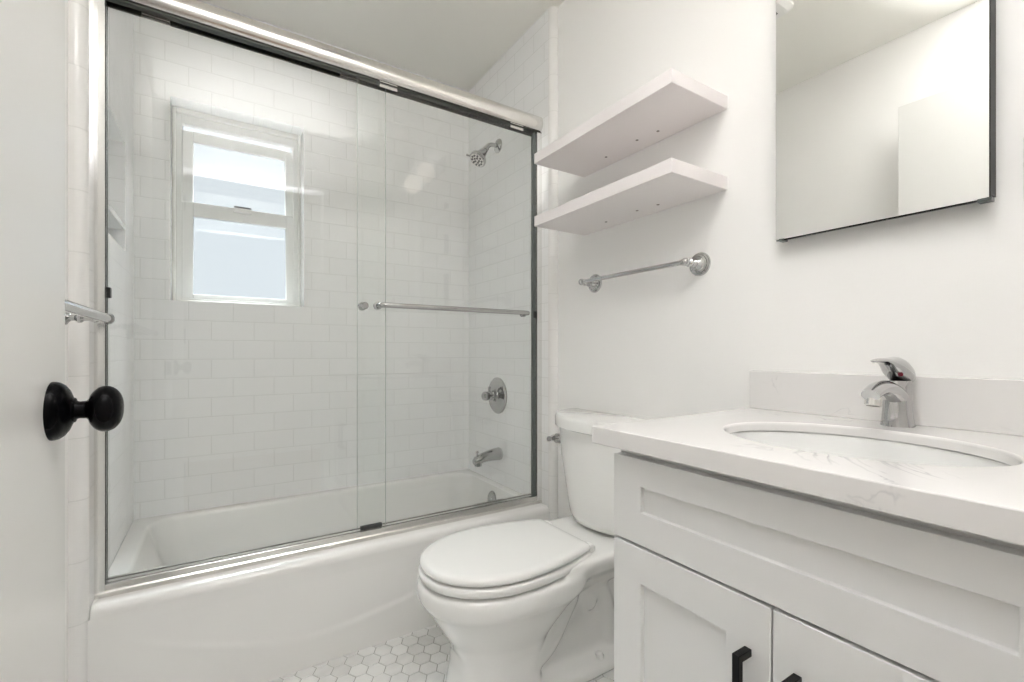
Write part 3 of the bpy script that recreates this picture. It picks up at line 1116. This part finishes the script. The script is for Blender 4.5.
shaker('drawer_front', CY0 + 0.001, CY1 - 0.001, 0.623, 0.782, 0.068, 0.051, 0.060, van)
gap = 0.3525
for y0, y1, hy in ((gap + 0.0015, CY1 - 0.001, 0.387), (CY0 + 0.001, gap - 0.0015, 0.318)):
    d = shaker('door', y0, y1, 0.112, 0.6175, 0.068, 0.066, 0.066, van)
    bm = BM()
    box(bm, CF - 0.032, CF - 0.022, hy - 0.0055, hy + 0.0055, 0.395, 0.545)
    box(bm, CF - 0.023, CF + 0.001, hy - 0.0055, hy + 0.0055, 0.534, 0.545)
    box(bm, CF - 0.023, CF + 0.001, hy - 0.0055, hy + 0.0055, 0.395, 0.406)
    h = obj('handle', bm, M['black_pull'], d, bevel=0.0008)
    h['label'] = 'matte black square bar pull'
bm = BM()
lathe(bm, [(0.005, 0.0), (0.005, 0.002), (0.0, 0.003)], (CF + 0.030, CY1, 0.735), (0, 1, 0), 16)
obj('side_screw_cap', bm, M['seal'], van)

# countertop with an oval cut-out
TX0, TY0, TY1, TZ0, TZ1 = 0.633, 0.020, 0.695, 0.799, 0.833
SX, SYc, SA, SB = 0.905, 0.356, 0.200, 0.160     # sink centre, half-length along the wall, half-depth
ct = thing('countertop', 'white quartz countertop with faint grey veins', 'countertop', (0.92, 0.353, TZ0))
bm = BM()
n = 96


def rect_pt(a):
    """ray from the sink centre to the slab outline"""
    c, s = math.cos(a), math.sin(a)
    tx = ((XR - 0.0005 - SX) / c) if c > 1e-9 else ((TX0 - SX) / c if c < -1e-9 else 1e9)
    ty = ((TY1 - SYc) / s) if s > 1e-9 else ((TY0 - SYc) / s if s < -1e-9 else 1e9)
    t = min(tx, ty)
    return SX + c * t, SYc + s * t


angs = sorted(set([2 * PI * k / n for k in range(n)] + [math.atan2(y - SYc, x - SX) % (2 * PI) for x in (TX0, XR - 0.0005) for y in (TY0, TY1)]))
ot, it, ob, ib, im = [], [], [], [], []
for a in angs:
    x, y = rect_pt(a)
    e = 1.0 / math.hypot(math.cos(a) / SB, math.sin(a) / SA)
    ex, ey = SX + math.cos(a) * e, SYc + math.sin(a) * e
    ot.append(bm.verts.new((x, y, TZ1)))
    ob.append(bm.verts.new((x, y, TZ0)))
    k = 1 + 0.003 / e
    it.append(bm.verts.new((SX + (ex - SX) * k, SYc + (ey - SYc) * k, TZ1)))
    im.append(bm.verts.new((ex, ey, TZ1 - 0.003)))
    ib.append(bm.verts.new((ex, ey, TZ1 - 0.019)))
m_ = len(angs)
for k in range(m_):
    j = (k + 1) % m_
    bm.faces.new((ot[k], ot[j], it[j], it[k]))
    bm.faces.new((it[k], it[j], im[j], im[k]))
    bm.faces.new((im[k], im[j], ib[j], ib[k]))
    bm.faces.new((ob[k], ib[k], ib[j], ob[j]))
    bm.faces.new((ot[k], ob[k], ob[j], ot[j]))
obj('slab', bm, M['quartz'], ct, bevel=0.0018)
bx('backsplash', 1.191, XR - 0.0004, TY0, TY1, TZ1, 0.932, M['quartz'], ct, bevel=0.0018)

# undermount sink
snk = thing('sink', 'oval white undermount sink set into the countertop', 'sink', (SX, SYc, 0.66))
bm = BM()
rings = []
for q, z in ((1.045, TZ1 - 0.0225), (1.02, TZ1 - 0.0205), (1.015, TZ1 - 0.022), (1.0, TZ1 - 0.031), (0.97, 0.755), (0.90, 0.715), (0.76, 0.683), (0.55, 0.668), (0.30, 0.662), (0.12, 0.660),
             (0.12, 0.652), (0.58, 0.656), (0.80, 0.670), (0.95, 0.705), (1.02, 0.75), (1.04, TZ1 - 0.040), (1.05, TZ1 - 0.030)):
    rings.append([Vector((SX + SB * q * math.cos(2 * PI * k / 72), SYc + SA * q * math.sin(2 * PI * k / 72), z)) for k in range(72)])
loft(bm, rings + [rings[0]], cap0=False, cap1=False)
obj('basin', bm, M['sink_china'], snk, smooth=60)
bm = BM()
lathe(bm, [(0.0, 0.0), (0.023, 0.0), (0.024, 0.003), (0.018, 0.005), (0.0, 0.007)], (SX, SYc, 0.6585), (0, 0, 1), 32)
obj('drain', bm, M['chrome'], snk)

# ---------------------------------------------------------------- faucet
FX, FYc = 1.153, 0.366
fa = thing('faucet', 'chrome single-lever faucet behind the sink', 'faucet', (FX, FYc, TZ1))
bm = BM()
rings = []
for z, cx, rx, ry in ((0.8332, 0.001, 0.0300, 0.0275), (0.838, 0.001, 0.0295, 0.0270), (0.850, 0.000, 0.0280, 0.0250), (0.872, -0.001, 0.0265, 0.0232), (0.892, -0.002, 0.0260, 0.0226),
                      (0.908, -0.002, 0.0262, 0.0226), (0.918, -0.001, 0.0262, 0.0226), (0.924, 0.000, 0.0255, 0.0220)):
    rings.append([Vector((FX + cx + rx * math.cos(2 * PI * k / 40), FYc + ry * math.sin(2 * PI * k / 40), z)) for k in range(40)])
loft(bm, rings)
# spout grows forward out of the body and droops at its end
sp = bez((FX - 0.004, FYc, 0.888), (FX - 0.045, FYc, 0.914), (FX - 0.085, FYc, 0.920), (FX - 0.128, FYc, 0.900), 16)
tube(bm, sp, [0.0225 - 0.0075 * (i / 16) for i in range(17)], 24, squash=0.80)
obj('faucet_body', bm, M['chrome'], fa, smooth=60)
bm = BM()
ax = Vector((-0.22, 0, -1)).normalized()
lathe(bm, [(0.0125, -0.006), (0.0135, 0.0), (0.0135, 0.013), (0.0105, 0.014), (0.0105, 0.010), (0.0, 0.010)], (FX - 0.113, FYc, 0.893), ax, 32)
ae = obj('aerator', bm, M['satin_chrome'], fa)
# lever cap: dome that sweeps forward into a thin curved lever
bm = BM()
rings = []
path = [(0.030, 0.918, 0.012, 0.006), (0.026, 0.930, 0.0225, 0.0140), (0.014, 0.939, 0.0242, 0.0215), (-0.002, 0.9455, 0.0240, 0.0235), (-0.018, 0.9515, 0.0225, 0.0205),
        (-0.034, 0.9570, 0.0190, 0.0140), (-0.056, 0.9620, 0.0155, 0.0075), (-0.080, 0.9650, 0.0125, 0.0045), (-0.104, 0.9640, 0.0085, 0.0030), (-0.112, 0.9625, 0.0030, 0.0014)]
for dx, z, hw, hh in path:
    rings.append([Vector((FX + dx, FYc + hw * math.cos(2 * PI * k / 28), z + hh * math.sin(2 * PI * k / 28))) for k in range(28)])
loft(bm, rings)
lv = obj('lever', bm, M['chrome'], fa, smooth=60)
bm = BM()
lathe(bm, [(0.0042, 0.0), (0.0042, 0.0015), (0.0, 0.002)], (FX - 0.0235, FYc - 0.0125, 0.9375), (-0.72, -0.60, -0.30), 16)
obj('hot_mark', bm, M['red'], lv)
